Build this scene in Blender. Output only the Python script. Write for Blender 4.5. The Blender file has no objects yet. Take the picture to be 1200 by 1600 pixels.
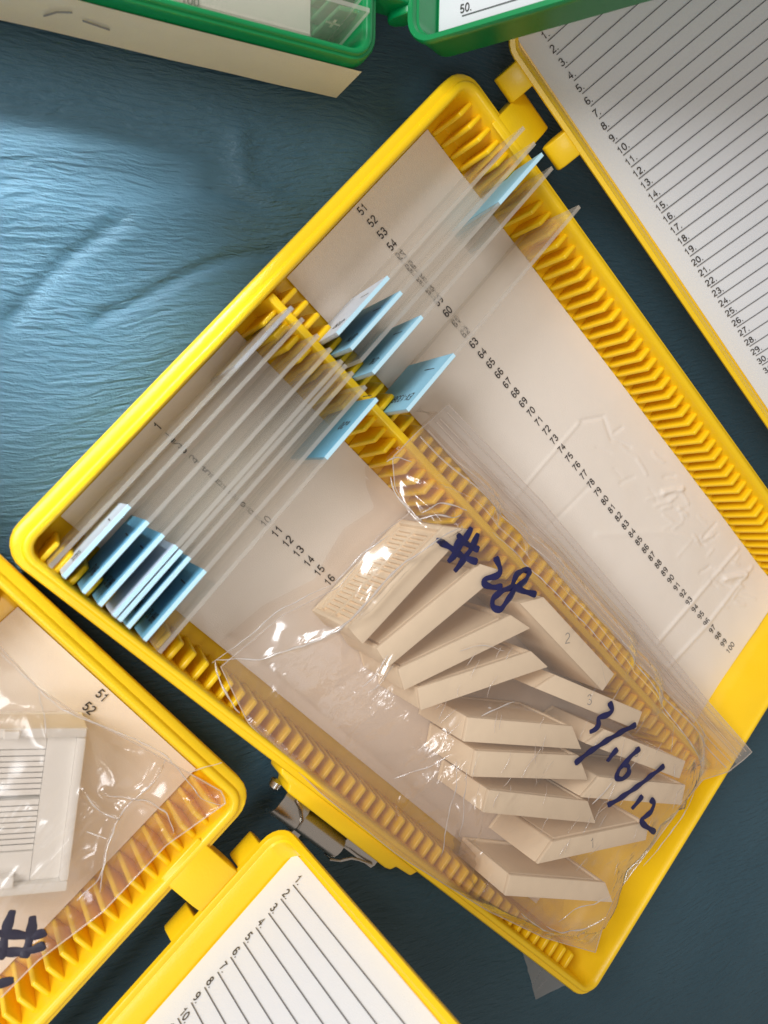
import bpy, bmesh, math, random
import numpy as np
from mathutils import Vector, Matrix
random.seed(4)
rng = np.random.default_rng(7)
S = 0.001                      # everything below is written in millimetres
scn = bpy.context.scene
C = scn.collection

# ------------------------------------------------------------------ camera
FPX = 1251.49
CAM = np.array([-14.642, 15.138, 212.038])
ROT = np.array([[0.65530054, 0.61370508, 0.44039446],
                [0.65773109, -0.75028071, 0.06684814],
                [0.37144451, 0.2458555, -0.89531226]])
cd = bpy.data.cameras.new('camera'); cam = bpy.data.objects.new('camera', cd); C.objects.link(cam)
cd.sensor_fit = 'VERTICAL'; cd.sensor_height = 36; cd.sensor_width = 27
cd.lens = FPX / 1600 * 36
cd.clip_start = 0.005; cd.clip_end = 20
m = Matrix.Identity(4)
for i in range(3):
    m[i][0] = ROT[0][i]; m[i][1] = -ROT[1][i]; m[i][2] = -ROT[2][i]; m[i][3] = CAM[i] * S
cam.matrix_world = m
scn.camera = cam
cd.dof.use_dof = True; cd.dof.aperture_fstop = 20
cd.dof.focus_distance = float((np.array([105, 85, 14]) - CAM) @ ROT[2]) * S

def at(x, y, z):
    """point at height z seen at photo position x, y (used only for laying out real positions)"""
    d = ROT.T @ np.array([(x - 600) / FPX, (y - 800) / FPX, 1.0])
    return CAM + d * (z - CAM[2]) / d[2]

# ------------------------------------------------------------------ world and lamps
w = bpy.data.worlds.new('World'); scn.world = w; w.use_nodes = True
bg = w.node_tree.nodes['Background']
bg.inputs['Color'].default_value = (0.90, 0.78, 0.69, 1); bg.inputs['Strength'].default_value = 0.40

def area(name, loc, target, sx, sy, power, col, spread=180):
    l = bpy.data.lights.new(name, 'AREA'); l.shape = 'RECTANGLE'; l.size = sx * S; l.size_y = sy * S
    l.energy = power; l.color = col; l.spread = math.radians(spread)
    o = bpy.data.objects.new(name, l); C.objects.link(o)
    o.location = Vector(loc) * S
    o.rotation_euler = (Vector(target) - Vector(loc)).to_track_quat('-Z', 'Y').to_euler()
    return o
area('window_light', (-753, -150, 650), (90, 70, 0), 480, 480, 10.8, (0.95, 0.97, 1.0))
area('added_fill', (40, -260, 520), (120, 40, 0), 160, 160, 0.8, (0.95, 0.97, 1.0))  # added soft fill with no source of its own
area('added_patch_beam', (-330, 230, 260), (-52, 66, 0), 10, 90, 0.085, (0.70, 0.88, 1.0), 14)  # added narrow beam that throws the bright patch on the drape

scn.view_settings.view_transform = 'Standard'
scn.view_settings.look = 'None'
scn.view_settings.exposure = 0.0
scn.view_settings.gamma = 1.0
scn.cycles.max_bounces = 14
scn.cycles.transparent_max_bounces = 64
scn.cycles.diffuse_bounces = 5
scn.cycles.glossy_bounces = 4
scn.cycles.caustics_reflective = False
scn.cycles.use_denoising = True

# ------------------------------------------------------------------ materials
def mat(name):
    mt = bpy.data.materials.new(name); mt.use_nodes = True
    return mt, mt.node_tree, mt.node_tree.nodes['Principled BSDF']

def N(nt, typ, **kw):
    n = nt.nodes.new(typ)
    for k, v in kw.items():
        if k in n.inputs: n.inputs[k].default_value = v
        else: setattr(n, k, v)
    return n

def plastic(name, col, rough=0.35, var=0.06, bump=0.05, scale=400, sss=0.0, spec=0.5):
    mt, nt, b = mat(name)
    tc = N(nt, 'ShaderNodeTexCoord')
    n1 = N(nt, 'ShaderNodeTexNoise', Scale=scale * .25, Detail=4.0); nt.links.new(tc.outputs['Object'], n1.inputs['Vector'])
    mx = N(nt, 'ShaderNodeMix', data_type='RGBA')
    mx.inputs[6].default_value = tuple(c * (1 - var) for c in col) + (1,)
    mx.inputs[7].default_value = tuple(min(1, c * (1 + var)) for c in col) + (1,)
    nt.links.new(n1.outputs['Fac'], mx.inputs[0]); nt.links.new(mx.outputs[2], b.inputs['Base Color'])
    mr = N(nt, 'ShaderNodeMapRange'); mr.inputs['To Min'].default_value = rough * .72; mr.inputs['To Max'].default_value = min(1, rough * 1.3)
    n3 = N(nt, 'ShaderNodeTexNoise', Scale=scale * .35, Detail=6.0, Roughness=.7); nt.links.new(tc.outputs['Object'], n3.inputs['Vector'])
    nt.links.new(n3.outputs['Fac'], mr.inputs['Value']); nt.links.new(mr.outputs[0], b.inputs['Roughness'])
    b.inputs['Specular IOR Level'].default_value = spec
    if sss:
        b.inputs['Subsurface Weight'].default_value = sss
        b.inputs['Subsurface Radius'].default_value = (1, .6, .1)
        b.inputs['Subsurface Scale'].default_value = 0.0025
    if bump:
        n2 = N(nt, 'ShaderNodeTexNoise', Scale=scale * 4, Detail=3.0); nt.links.new(tc.outputs['Object'], n2.inputs['Vector'])
        bp = N(nt, 'ShaderNodeBump', Strength=bump, Distance=0.0003)
        nt.links.new(n2.outputs['Fac'], bp.inputs['Height']); nt.links.new(bp.outputs['Normal'], b.inputs['Normal'])
    return mt

M = {}
M['yellow'] = plastic('yellow_plastic', (0.90, 0.575, 0.008), 0.34, 0.05, 0.14)
M['green'] = plastic('green_plastic', (0.0, 0.23, 0.065), 0.30, 0.06, 0.10)
M['paper'] = plastic('paper', (0.80, 0.72, 0.635), 0.8, 0.02, 0.3, 900, spec=0.2)
M['card'] = plastic('index_card_paper', (0.68, 0.69, 0.71), 0.7, 0.015, 0.2, 900, spec=0.2)
M['oldpaper'] = plastic('aged_label_paper', (0.72, 0.68, 0.56), 0.85, 0.05, 0.4, 500, spec=0.2)
M['ink'] = plastic('printed_ink', (0.045, 0.04, 0.04), 0.6, 0, 0)
M['rule'] = plastic('grey_rule_ink', (0.10, 0.10, 0.11), 0.6, 0, 0)
M['pencil'] = plastic('pencil_mark', (0.20, 0.20, 0.20), 0.6, 0, 0)
M['cassette'] = plastic('beige_cassette_plastic', (0.88, 0.73, 0.53), 0.55, 0.04, 0.35, 900, spec=0.3)
M['whitecassette'] = plastic('white_cassette_plastic', (0.85, 0.85, 0.83), 0.5, 0.02, 0.2, 700)
M['littop'] = plastic('frosting_lit_top', (0.50, 0.76, 0.88), 0.6, 0.02, 0.1, 900, spec=0.3)  # brighter colour imitates light on the top edges of the frosted ends
M['litblue'] = plastic('lit_blue_frosting', (0.30, 0.58, 0.74), 0.6, 0.03, 0.2, 900, spec=0.3)  # blue frosting, lightened as the lit copy for the far row
M['blue'] = plastic('shaded_blue_frosting', (0.17, 0.43, 0.60), 0.6, 0.03, 0.2, 900, spec=0.3)  # same blue frosting, darkened for the shade in the near row
M['lilac'] = plastic('pale_lilac_frosting', (0.60, 0.67, 0.78), 0.6, 0.03, 0.2, 900, spec=0.3)
M['marker'] = plastic('navy_marker_ink', (0.010, 0.012, 0.07), 0.35, 0.5, 0.3, 500)
M['darkmarker'] = plastic('black_marker_ink', (0.015, 0.012, 0.03), 0.45, 0.3, 0.2, 500)

def steel():
    mt, nt, b = mat('worn_steel')
    b.inputs['Base Color'].default_value = (0.62, 0.60, 0.56, 1); b.inputs['Metallic'].default_value = 1
    tc = N(nt, 'ShaderNodeTexCoord'); n = N(nt, 'ShaderNodeTexNoise', Scale=600.0, Detail=5.0)
    nt.links.new(tc.outputs['Object'], n.inputs['Vector'])
    mr = N(nt, 'ShaderNodeMapRange'); mr.inputs['To Min'].default_value = .16; mr.inputs['To Max'].default_value = .38
    nt.links.new(n.outputs['Fac'], mr.inputs['Value']); nt.links.new(mr.outputs[0], b.inputs['Roughness'])
    return mt
M['steel'] = steel()

def clear(name, tint, haze, hazecol, rough, spec=1.0, bumpscale=0, bumpd=0.0, grain=0.0):
    """thin clear sheet: see-through, a little milky, reflecting by fresnel"""
    mt = bpy.data.materials.new(name); mt.use_nodes = True; nt = mt.node_tree; nt.nodes.clear()
    out = N(nt, 'ShaderNodeOutputMaterial')
    tr = N(nt, 'ShaderNodeBsdfTransparent'); tr.inputs['Color'].default_value = (*tint, 1)
    df = N(nt, 'ShaderNodeBsdfDiffuse'); df.inputs['Color'].default_value = (*hazecol, 1)
    tl = N(nt, 'ShaderNodeBsdfTranslucent'); tl.inputs['Color'].default_value = (*hazecol, 1)
    dm = N(nt, 'ShaderNodeMixShader'); dm.inputs[0].default_value = .5
    nt.links.new(df.outputs[0], dm.inputs[1]); nt.links.new(tl.outputs[0], dm.inputs[2])
    m1 = N(nt, 'ShaderNodeMixShader'); m1.inputs[0].default_value = haze
    nt.links.new(tr.outputs[0], m1.inputs[1]); nt.links.new(dm.outputs[0], m1.inputs[2])
    gl = N(nt, 'ShaderNodeBsdfGlossy'); gl.inputs['Roughness'].default_value = rough; gl.inputs['Color'].default_value = (1, 1, 1, 1)
    fr = N(nt, 'ShaderNodeLayerWeight'); fr.inputs['Blend'].default_value = .5
    pw = N(nt, 'ShaderNodeMath', operation='POWER'); pw.inputs[1].default_value = 5.0
    nt.links.new(fr.outputs['Facing'], pw.inputs[0])
    mu = N(nt, 'ShaderNodeMath', operation='MULTIPLY_ADD', use_clamp=True); mu.inputs[1].default_value = .9 * spec; mu.inputs[2].default_value = .045 * spec
    nt.links.new(pw.outputs[0], mu.inputs[0])
    m2 = N(nt, 'ShaderNodeMixShader')
    nt.links.new(mu.outputs[0], m2.inputs[0]); nt.links.new(m1.outputs[0], m2.inputs[1]); nt.links.new(gl.outputs[0], m2.inputs[2])
    nt.links.new(m2.outputs[0], out.inputs[0])
    if bumpscale:
        tc = N(nt, 'ShaderNodeTexCoord'); mp = N(nt, 'ShaderNodeMapping'); mp.inputs['Scale'].default_value = (1.0, .3, 1)
        nt.links.new(tc.outputs['Object'], mp.inputs['Vector'])
        n = N(nt, 'ShaderNodeTexNoise', Scale=bumpscale, Detail=2.0, Distortion=.8); nt.links.new(mp.outputs[0], n.inputs['Vector'])
        nb = N(nt, 'ShaderNodeTexNoise', Scale=60.0, Detail=2.0); nt.links.new(tc.outputs['Object'], nb.inputs['Vector'])
        mk = N(nt, 'ShaderNodeMapRange'); mk.inputs['From Min'].default_value = .42; mk.inputs['From Max'].default_value = .68
        nt.links.new(nb.outputs['Fac'], mk.inputs['Value'])
        rg = N(nt, 'ShaderNodeMath', operation='MULTIPLY'); nt.links.new(n.outputs['Fac'], rg.inputs[0]); nt.links.new(mk.outputs[0], rg.inputs[1])
        bp = N(nt, 'ShaderNodeBump', Strength=1.0, Distance=bumpd)
        nt.links.new(rg.outputs[0], bp.inputs['Height'])
        nt.links.new(bp.outputs[0], gl.inputs['Normal']); nt.links.new(bp.outputs[0], fr.inputs['Normal'])
    return mt
M['glass'] = clear('slide_glass', (0.99, 0.99, 0.985), 0.13, (0.96, 0.90, 0.83), 0.03, 0.8)
M['glassedge'] = clear('ground_glass_edge', (0.96, 0.95, 0.93), 0.40, (0.86, 0.82, 0.76), 0.3)
M['frostglass'] = clear('frosted_glass_end', (0.97, 0.97, 0.98), 0.5, (0.72, 0.76, 0.84), 0.3)
M['film'] = clear('clear_bag_film', (0.965, 0.93, 0.90), 0.09, (0.95, 0.88, 0.82), 0.20, 2.3, 380, 0.0009)
M['filmback'] = clear('clear_bag_film_back', (0.975, 0.95, 0.93), 0.04, (0.85, 0.72, 0.63), 0.15, 0.6)
M['zip'] = clear('bag_zip_film', (0.93, 0.91, 0.90), 0.30, (0.88, 0.84, 0.80), 0.15, 1.3, 150, 0.0001)
M['seam'] = clear('bag_seam_and_glint', (0.95, 0.92, 0.90), 0.45, (0.95, 0.88, 0.82), 0.12, 1.6)
M['fold'] = clear('fold_highlight', (0.95, 0.92, 0.90), 0.62, (1.0, 0.96, 0.93), 0.10, 3.0)  # whitened film colour that imitates highlights on folds
M['frostfilm'] = clear('milky_bag_film', (0.89, 0.84, 0.79), 0.11, (0.72, 0.65, 0.59), 0.17, 1.4, 260, 0.0006)

def drape():
    mt, nt, b = mat('blue_crepe_drape')
    tc = N(nt, 'ShaderNodeTexCoord')
    wob = N(nt, 'ShaderNodeTexNoise', Scale=14.0, Detail=2.0); nt.links.new(tc.outputs['Object'], wob.inputs['Vector'])
    wa = N(nt, 'ShaderNodeVectorMath', operation='MULTIPLY_ADD'); wa.inputs[1].default_value = (.018, .018, 0)
    nt.links.new(wob.outputs['Color'], wa.inputs[0]); nt.links.new(tc.outputs['Object'], wa.inputs[2])
    m0 = N(nt, 'ShaderNodeMapping'); m0.inputs['Rotation'].default_value = (0, 0, math.radians(-47)); nt.links.new(wa.outputs[0], m0.inputs['Vector'])
    mp = N(nt, 'ShaderNodeMapping'); mp.inputs['Scale'].default_value = (0.20, 1.0, 1)
    nt.links.new(m0.outputs[0], mp.inputs['Vector'])
    n1 = N(nt, 'ShaderNodeTexNoise', Scale=820.0, Detail=3.0, Roughness=.55, Distortion=0.35); nt.links.new(mp.outputs[0], n1.inputs['Vector'])
    n2 = N(nt, 'ShaderNodeTexNoise', Scale=25.0, Detail=4.0); nt.links.new(tc.outputs['Object'], n2.inputs['Vector'])
    n3 = N(nt, 'ShaderNodeTexNoise', Scale=2200.0, Detail=2.0); nt.links.new(tc.outputs['Object'], n3.inputs['Vector'])
    mx = N(nt, 'ShaderNodeMix', data_type='RGBA')
    mx.inputs[6].default_value = (0.026, 0.068, 0.094, 1); mx.inputs[7].default_value = (0.045, 0.096, 0.126, 1)
    nt.links.new(n2.outputs['Fac'], mx.inputs[0]); nt.links.new(mx.outputs[2], b.inputs['Base Color'])
    b.inputs['Roughness'].default_value = 0.55; b.inputs['Specular IOR Level'].default_value = 0.35
    b1 = N(nt, 'ShaderNodeBump', Strength=1.0, Distance=0.0009); nt.links.new(n1.outputs['Fac'], b1.inputs['Height'])
    b2 = N(nt, 'ShaderNodeBump', Strength=0.3, Distance=0.0002); nt.links.new(n3.outputs['Fac'], b2.inputs['Height'])
    nt.links.new(b1.outputs[0], b2.inputs['Normal']); nt.links.new(b2.outputs[0], b.inputs['Normal'])
    return mt
M['drape'] = drape()

# ------------------------------------------------------------------ object helpers
def tag(o, label=None, cat=None, group=None, kind=None):
    if label: o['label'] = label
    if cat: o['category'] = cat
    if group: o['group'] = group
    if kind: o['kind'] = kind
    return o

def thing(name, label, cat, loc=(0, 0, 0), rz=0, group=None):
    o = bpy.data.objects.new(name, None); C.objects.link(o)
    o.empty_display_size = 0.01
    o.location = Vector(loc) * S; o.rotation_euler = (0, 0, rz)
    return tag(o, label, cat, group)

class MB:
    """collects faces in millimetres and links them as one mesh"""
    def __init__(s): s.v = []; s.f = []; s.m = []
    def add(s, vs, fs, mi=0):
        k = len(s.v); s.v += [tuple(map(float, q)) for q in vs]; s.f += [tuple(i + k for i in f) for f in fs]; s.m += [mi] * len(fs)
    def box(s, a, b, mi=0, taper=0):
        x0, y0, z0 = a; x1, y1, z1 = b; t = taper
        s.add([(x0, y0, z0), (x1, y0, z0), (x1, y1, z0), (x0, y1, z0), (x0 + t, y0 + t, z1), (x1 - t, y0 + t, z1), (x1 - t, y1 - t, z1), (x0 + t, y1 - t, z1)],
              [(3, 2, 1, 0), (4, 5, 6, 7), (0, 1, 5, 4), (1, 2, 6, 5), (2, 3, 7, 6), (3, 0, 4, 7)], mi)
    def prism(s, poly, fn0, fn1, mi=0):
        n = len(poly); vs = [fn0(*q) for q in poly] + [fn1(*q) for q in poly]
        s.add(vs, [tuple(range(n))[::-1], tuple(range(n, 2 * n))] + [(i, (i + 1) % n, n + (i + 1) % n, n + i) for i in range(n)], mi)
    def tube(s, pts, r, n=8, mi=0, flat=1.0, up=None):
        pts = [Vector(q) for q in pts]; rings = []
        for i, q in enumerate(pts):
            t = (pts[min(i + 1, len(pts) - 1)] - pts[max(i - 1, 0)]).normalized()
            u = Vector(up) if up else (Vector((0, 0, 1)) if abs(t.z) < .9 else Vector((1, 0, 0)))
            a = t.cross(u).normalized(); b = a.cross(t).normalized()
            rr = r[i] if isinstance(r, (list, tuple)) else r
            rings.append([q + a * rr * math.cos(2 * math.pi * k / n) + b * rr * flat * math.sin(2 * math.pi * k / n) for k in range(n)])
        vs = [v for ring in rings for v in ring]
        fs = [(i * n + k, i * n + (k + 1) % n, (i + 1) * n + (k + 1) % n, (i + 1) * n + k) for i in range(len(pts) - 1) for k in range(n)]
        fs += [tuple(range(n))[::-1], tuple((len(pts) - 1) * n + k for k in range(n))]
        s.add(vs, fs, mi)
    def loft(s, loops, cap0=True, cap1=True, mi=0):
        n = len(loops[0]); vs = [q for l in loops for q in l]
        fs = [(i * n + k, i * n + (k + 1) % n, (i + 1) * n + (k + 1) % n, (i + 1) * n + k) for i in range(len(loops) - 1) for k in range(n)]
        if cap0: fs.append(tuple(range(n))[::-1])
        if cap1: fs.append(tuple((len(loops) - 1) * n + k for k in range(n)))
        s.add(vs, fs, mi)
    def grid(s, P, mi=0):
        a, b = P.shape[:2]
        s.add(P.reshape(-1, 3).tolist(), [(i * b + j, (i + 1) * b + j, (i + 1) * b + j + 1, i * b + j + 1) for i in range(a - 1) for j in range(b - 1)], mi)
    def build(s, name, mats, parent=None, smooth=False, bevel=0, xf=None, angle=40, segs=2):
        if not isinstance(mats, (list, tuple)): mats = [mats]
        me = bpy.data.meshes.new(name)
        vs = s.v if xf is None else [xf(*q) for q in s.v]
        me.from_pydata([(x * S, y * S, z * S) for x, y, z in vs], [], s.f)
        for q in mats: me.materials.append(q)
        me.polygons.foreach_set('material_index', s.m)
        if bevel:
            bm = bmesh.new(); bm.from_mesh(me)
            bmesh.ops.recalc_face_normals(bm, faces=bm.faces)
            ed = [e for e in bm.edges if len(e.link_faces) == 2 and e.calc_face_angle(0) > 0.5]
            bmesh.ops.bevel(bm, geom=ed, offset=bevel * S, segments=segs, affect='EDGES', profile=.5, clamp_overlap=True)
            bm.to_mesh(me); bm.free()
        if smooth:
            me.polygons.foreach_set('use_smooth', [True] * len(me.polygons))
            if angle < 180: me.set_sharp_from_angle(angle=math.radians(angle))
        me.update()
        o = bpy.data.objects.new(name, me); C.objects.link(o)
        if parent: o.parent = parent
        return o

_tc = {}
def text2d(t, size, align='LEFT', squeeze=1.0):
    """2-D faces of a printed string, in mm"""
    key = (t, align)
    if key not in _tc:
        cu = bpy.data.curves.new('t', 'FONT'); cu.body = t; cu.size = 1; cu.align_x = align; cu.resolution_u = 3; cu.offset = 0.018
        o = bpy.data.objects.new('t', cu); me = bpy.data.meshes.new_from_object(o)
        _tc[key] = ([tuple(v.co[:2]) for v in me.vertices], [tuple(p.vertices) for p in me.polygons])
        bpy.data.objects.remove(o); bpy.data.curves.remove(cu); bpy.data.meshes.remove(me)
    v, f = _tc[key]
    return [(x * size * squeeze, y * size) for x, y in v], f

def arc_(cx, cy, rx, ry, a0, a1, n=10):
    return [(cx + rx * math.cos(math.radians(a0 + (a1 - a0) * k / n)), cy + ry * math.sin(math.radians(a0 + (a1 - a0) * k / n))) for k in range(n + 1)]
GLY = {'0': [arc_(.27, .5, .21, .44, 0, 360, 20)], '1': [[(.10, .70), (.24, .78), (.31, .94), (.31, .03)]],
       '2': [arc_(.27, .70, .20, .24, 165, -20, 9) + [(.36, .46), (.16, .26), (.07, .07), (.49, .07)]],
       '3': [arc_(.26, .72, .18, .22, 160, -75, 9) + [(.22, .52)] + arc_(.26, .28, .21, .23, 80, -160, 10)],
       '4': [[(.36, .03), (.36, .92), (.05, .31), (.52, .31)]], '5': [[(.46, .93), (.14, .93), (.09, .50)] + arc_(.26, .31, .21, .25, 130, -150, 10)],
       '6': [arc_(.28, .30, .20, .24, 0, 360, 16), [(.46, .80)] + arc_(.29, .66, .20, .28, 60, 150, 5) + [(.08, .48), (.08, .30)]],
       '7': [[(.06, .93), (.49, .93), (.30, .55), (.20, .03)]], '8': [arc_(.27, .73, .17, .20, 0, 360, 14), arc_(.27, .28, .21, .24, 0, 360, 16)],
       '9': [arc_(.26, .69, .20, .24, 0, 360, 16), [(.46, .70), (.46, .52)] + arc_(.25, .34, .20, .28, -5, -120, 6)],
       '.': [[(.10, .0), (.10, .12)]], '-': [[(.05, .36), (.30, .36)]],
       'E': [[(.5, .94), (.1, .94), (.1, .05), (.5, .05)], [(.1, .52), (.44, .52)]], 'X': [[(.05, .03), (.5, .95)], [(.5, .03), (.05, .95)]],
       'H': [[(.08, .03), (.08, .95)], [(.47, .03), (.47, .95)], [(.08, .5), (.47, .5)]], 'B': [[(.08, .04), (.08, .94), (.3, .94), (.42, .85), (.42, .62), (.3, .52), (.08, .52)], [(.3, .52), (.47, .42), (.47, .15), (.33, .04), (.08, .04)]],
       'R': [[(.08, .03), (.08, .94), (.34, .94), (.46, .83), (.46, .60), (.34, .50), (.08, .50)], [(.26, .5), (.48, .03)]], 'C': [arc_(.30, .5, .22, .44, 45, 315, 12)],
       'L': [[(.1, .95), (.1, .05), (.48, .05)]], 'P': [[(.08, .03), (.08, .94), (.34, .94), (.46, .83), (.46, .60), (.34, .50), (.08, .50)]], 'W': [[(.02, .95), (.15, .05), (.28, .8), (.4, .05), (.54, .95)]], 'o': [arc_(.25, .28, .16, .2, 0, 360, 12)]}
ADV = {'.': .24, '-': .40}
def put_text(mb, t, size, fn, mi=0, align='LEFT', squeeze=1.0, wt=.135):
    """printed digits drawn as flat ribbons; size * .73 is the height of a digit"""
    h = size * .74; x0 = 0
    if align == 'CENTER': x0 = -sum(ADV.get(c, .60) for c in t) * h / 2
    for ch in t:
        for st_ in GLY[ch]:
            P = [Vector((x0 + a * h * 1.08, b * h)) for a, b in st_]; n = len(P); lft = []; rgt = []
            closed = (P[0] - P[-1]).length < 1e-6
            for i in range(n):
                a = P[i - 1] if i else (P[-2] if closed else P[0]); c = P[i + 1] if i < n - 1 else (P[1] if closed else P[-1])
                d1 = (P[i] - a); d2_ = (c - P[i]); d1 = d1.normalized() if d1.length > 1e-9 else d2_.normalized(); d2_ = d2_.normalized() if d2_.length > 1e-9 else d1
                d = (d1 + d2_); d = d.normalized() if d.length > 1e-6 else d1
                nn = Vector((-d.y, d.x)); k = min(1.8, 1 / max(.35, nn.dot(Vector((-d1.y, d1.x))))); hw = h * wt / 2 * k
                lft.append(P[i] + nn * hw); rgt.append(P[i] - nn * hw)
            mb.add([fn(q.x, q.y) for q in lft + rgt], [(n + i, n + i + 1, i + 1, i) for i in range(n - 1)], mi)
        x0 += ADV.get(ch, .60) * h * 1.08

def rrect(u0, v0, u1, v1, r, z, n=6):
    pts = []
    for (cu, cv, a0) in ((u1 - r, v1 - r, 0), (u0 + r, v1 - r, 90), (u0 + r, v0 + r, 180), (u1 - r, v0 + r, 270)):
        for k in range(n + 1):
            a = math.radians(a0 + 90 * k / n); pts.append((cu + r * math.cos(a), cv + r * math.sin(a), z))
    return pts

def vnoise(x, y, seed=0):
    """smooth value noise, arrays in, about -1..1"""
    x = np.asarray(x, float); y = np.asarray(y, float)
    xi = np.floor(x).astype(int); yi = np.floor(y).astype(int); fx = x - xi; fy = y - yi
    fx = fx * fx * (3 - 2 * fx); fy = fy * fy * (3 - 2 * fy)
    def h(a, b):
        n = (a * 374761393 + b * 668265263 + seed * 1442695041) & 0x7fffffff
        n = ((n ^ (n >> 13)) * 1274126177) & 0x7fffffff
        return ((n ^ (n >> 16)) & 0xffff) / 32767.5 - 1
    return (h(xi, yi) * (1 - fx) + h(xi + 1, yi) * fx) * (1 - fy) + (h(xi, yi + 1) * (1 - fx) + h(xi + 1, yi + 1) * fx) * fy

def seg_dist(X, Y, pts):
    d = np.full(X.shape, 1e9)
    for (x0, y0), (x1, y1) in zip(pts[:-1], pts[1:]):
        dx, dy = x1 - x0, y1 - y0; t = np.clip(((X - x0) * dx + (Y - y0) * dy) / (dx * dx + dy * dy + 1e-9), 0, 1)
        d = np.minimum(d, np.hypot(X - x0 - t * dx, Y - y0 - t * dy))
    return d

def inside(X, Y, poly):
    r = np.zeros(X.shape, bool); n = len(poly)
    for i in range(n):
        (x0, y0), (x1, y1) = poly[i], poly[(i + 1) % n]
        c = ((y0 > Y) != (y1 > Y)) & (X < (x1 - x0) * (Y - y0) / (y1 - y0 + 1e-12) + x0); r ^= c
    return r

# ------------------------------------------------------------------ the surface
xs = np.concatenate([np.arange(-700, -150, 8.0), np.arange(-150, 60, 1.1), np.arange(60, 300, 4.0), np.arange(300, 900, 10.0)])
ys = np.concatenate([np.arange(-700, -20, 8.0), np.arange(-20, 190, 1.1), np.arange(190, 900, 8.0)])
X, Y = np.meshgrid(xs, ys, indexing='ij')
Z = 0.3 + 0.5 * vnoise(X / 60, Y / 60, 3) + 0.22 * vnoise(X / 17 + 5, Y / 17, 4)
def px(l, z=0): return [tuple(at(a, b, z)[:2]) for a, b in l]
for pts, amp, wd in ((px([(20, 500), (60, 450), (110, 400), (190, 345)]), -.9, 1.8), (px([(150, 500), (215, 470), (300, 425), (350, 405), (430, 392)]), -1.1, 1.5), (px([(375, 215), (378, 260), (385, 290), (455, 335)]), .9, 3.0), (px([(330, 300), (400, 318), (455, 335)]), -.9, 2.0),
                     (px([(250, 560), (330, 520), (400, 450)]), .7, 2.2), (px([(0, 230), (130, 235), (300, 262)]), .9, 3.5),
                     (px([(0, 330), (160, 350), (330, 320), (450, 333)]), 0.8, 6), (px([(0, 700), (120, 660), (300, 520)]), 0.5, 8), (px([(640, 1440), (760, 1540), (900, 1640)]), .8, 9)):
    Z += amp * np.exp(-(seg_dist(X, Y, pts) / wd) ** 2)
foot_ = np.full(X.shape, 1e9)
for rc in ([(0, 0), (231, 0), (231, 220), (0, 220)], [(-84, 8), (89, -9), (100, -12), (76, -250), (-110, -230)], [(-17, 149), (-146, 33), (-300, 204), (-171, 320)]):
    d_ = seg_dist(X, Y, rc + [rc[0]]); d_[inside(X, Y, rc)] = 0; foot_ = np.minimum(foot_, d_)
Z = np.minimum(Z, 0) - .05 + np.maximum(Z, 0) * np.clip(foot_ / 7, 0, 1)
mb = MB(); mb.grid(np.dstack([X, Y, Z]))
# the raised folds stay beside the boxes, never under them
dr = mb.build('drape', M['drape'], smooth=True, angle=180)
tag(dr, 'blue crinkled crepe drape under all the slide boxes', None, kind='structure')

# ------------------------------------------------------------------ slide boxes
L, W, PITCH, U0 = 230.7, 174.0, 4.24, 9.2
PAPER_Z = 2.2

def tray_profile(mb_, v_foot, v_bend, v_tip, v_back, ztop, u, t=1.35):
    poly = [(v_foot, 1.3), (v_bend, ztop - .3), (v_tip, ztop), (v_back, ztop), (v_back, 1.3)]
    mb_.prism(poly, lambda v, z: (u - t / 2, v, z), lambda v, z: (u + t / 2, v, z))

def rib_row(root, v_foot, v_bend, v_tip, v_back, ztop, mt, xf, n=50, first=0):
    r = MB()
    for k in range(first, n):
        tray_profile(r, v_foot, v_bend, v_tip, v_back, ztop, U0 + PITCH * k)
    return r.build('slot_ribs', mt, root, smooth=True, bevel=.42, xf=xf, angle=60)

def hinge_prisms(mb_, u0, u1, pts):
    mb_.prism(pts, lambda v, z: (u0, v, z), lambda v, z: (u1, v, z))

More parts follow.
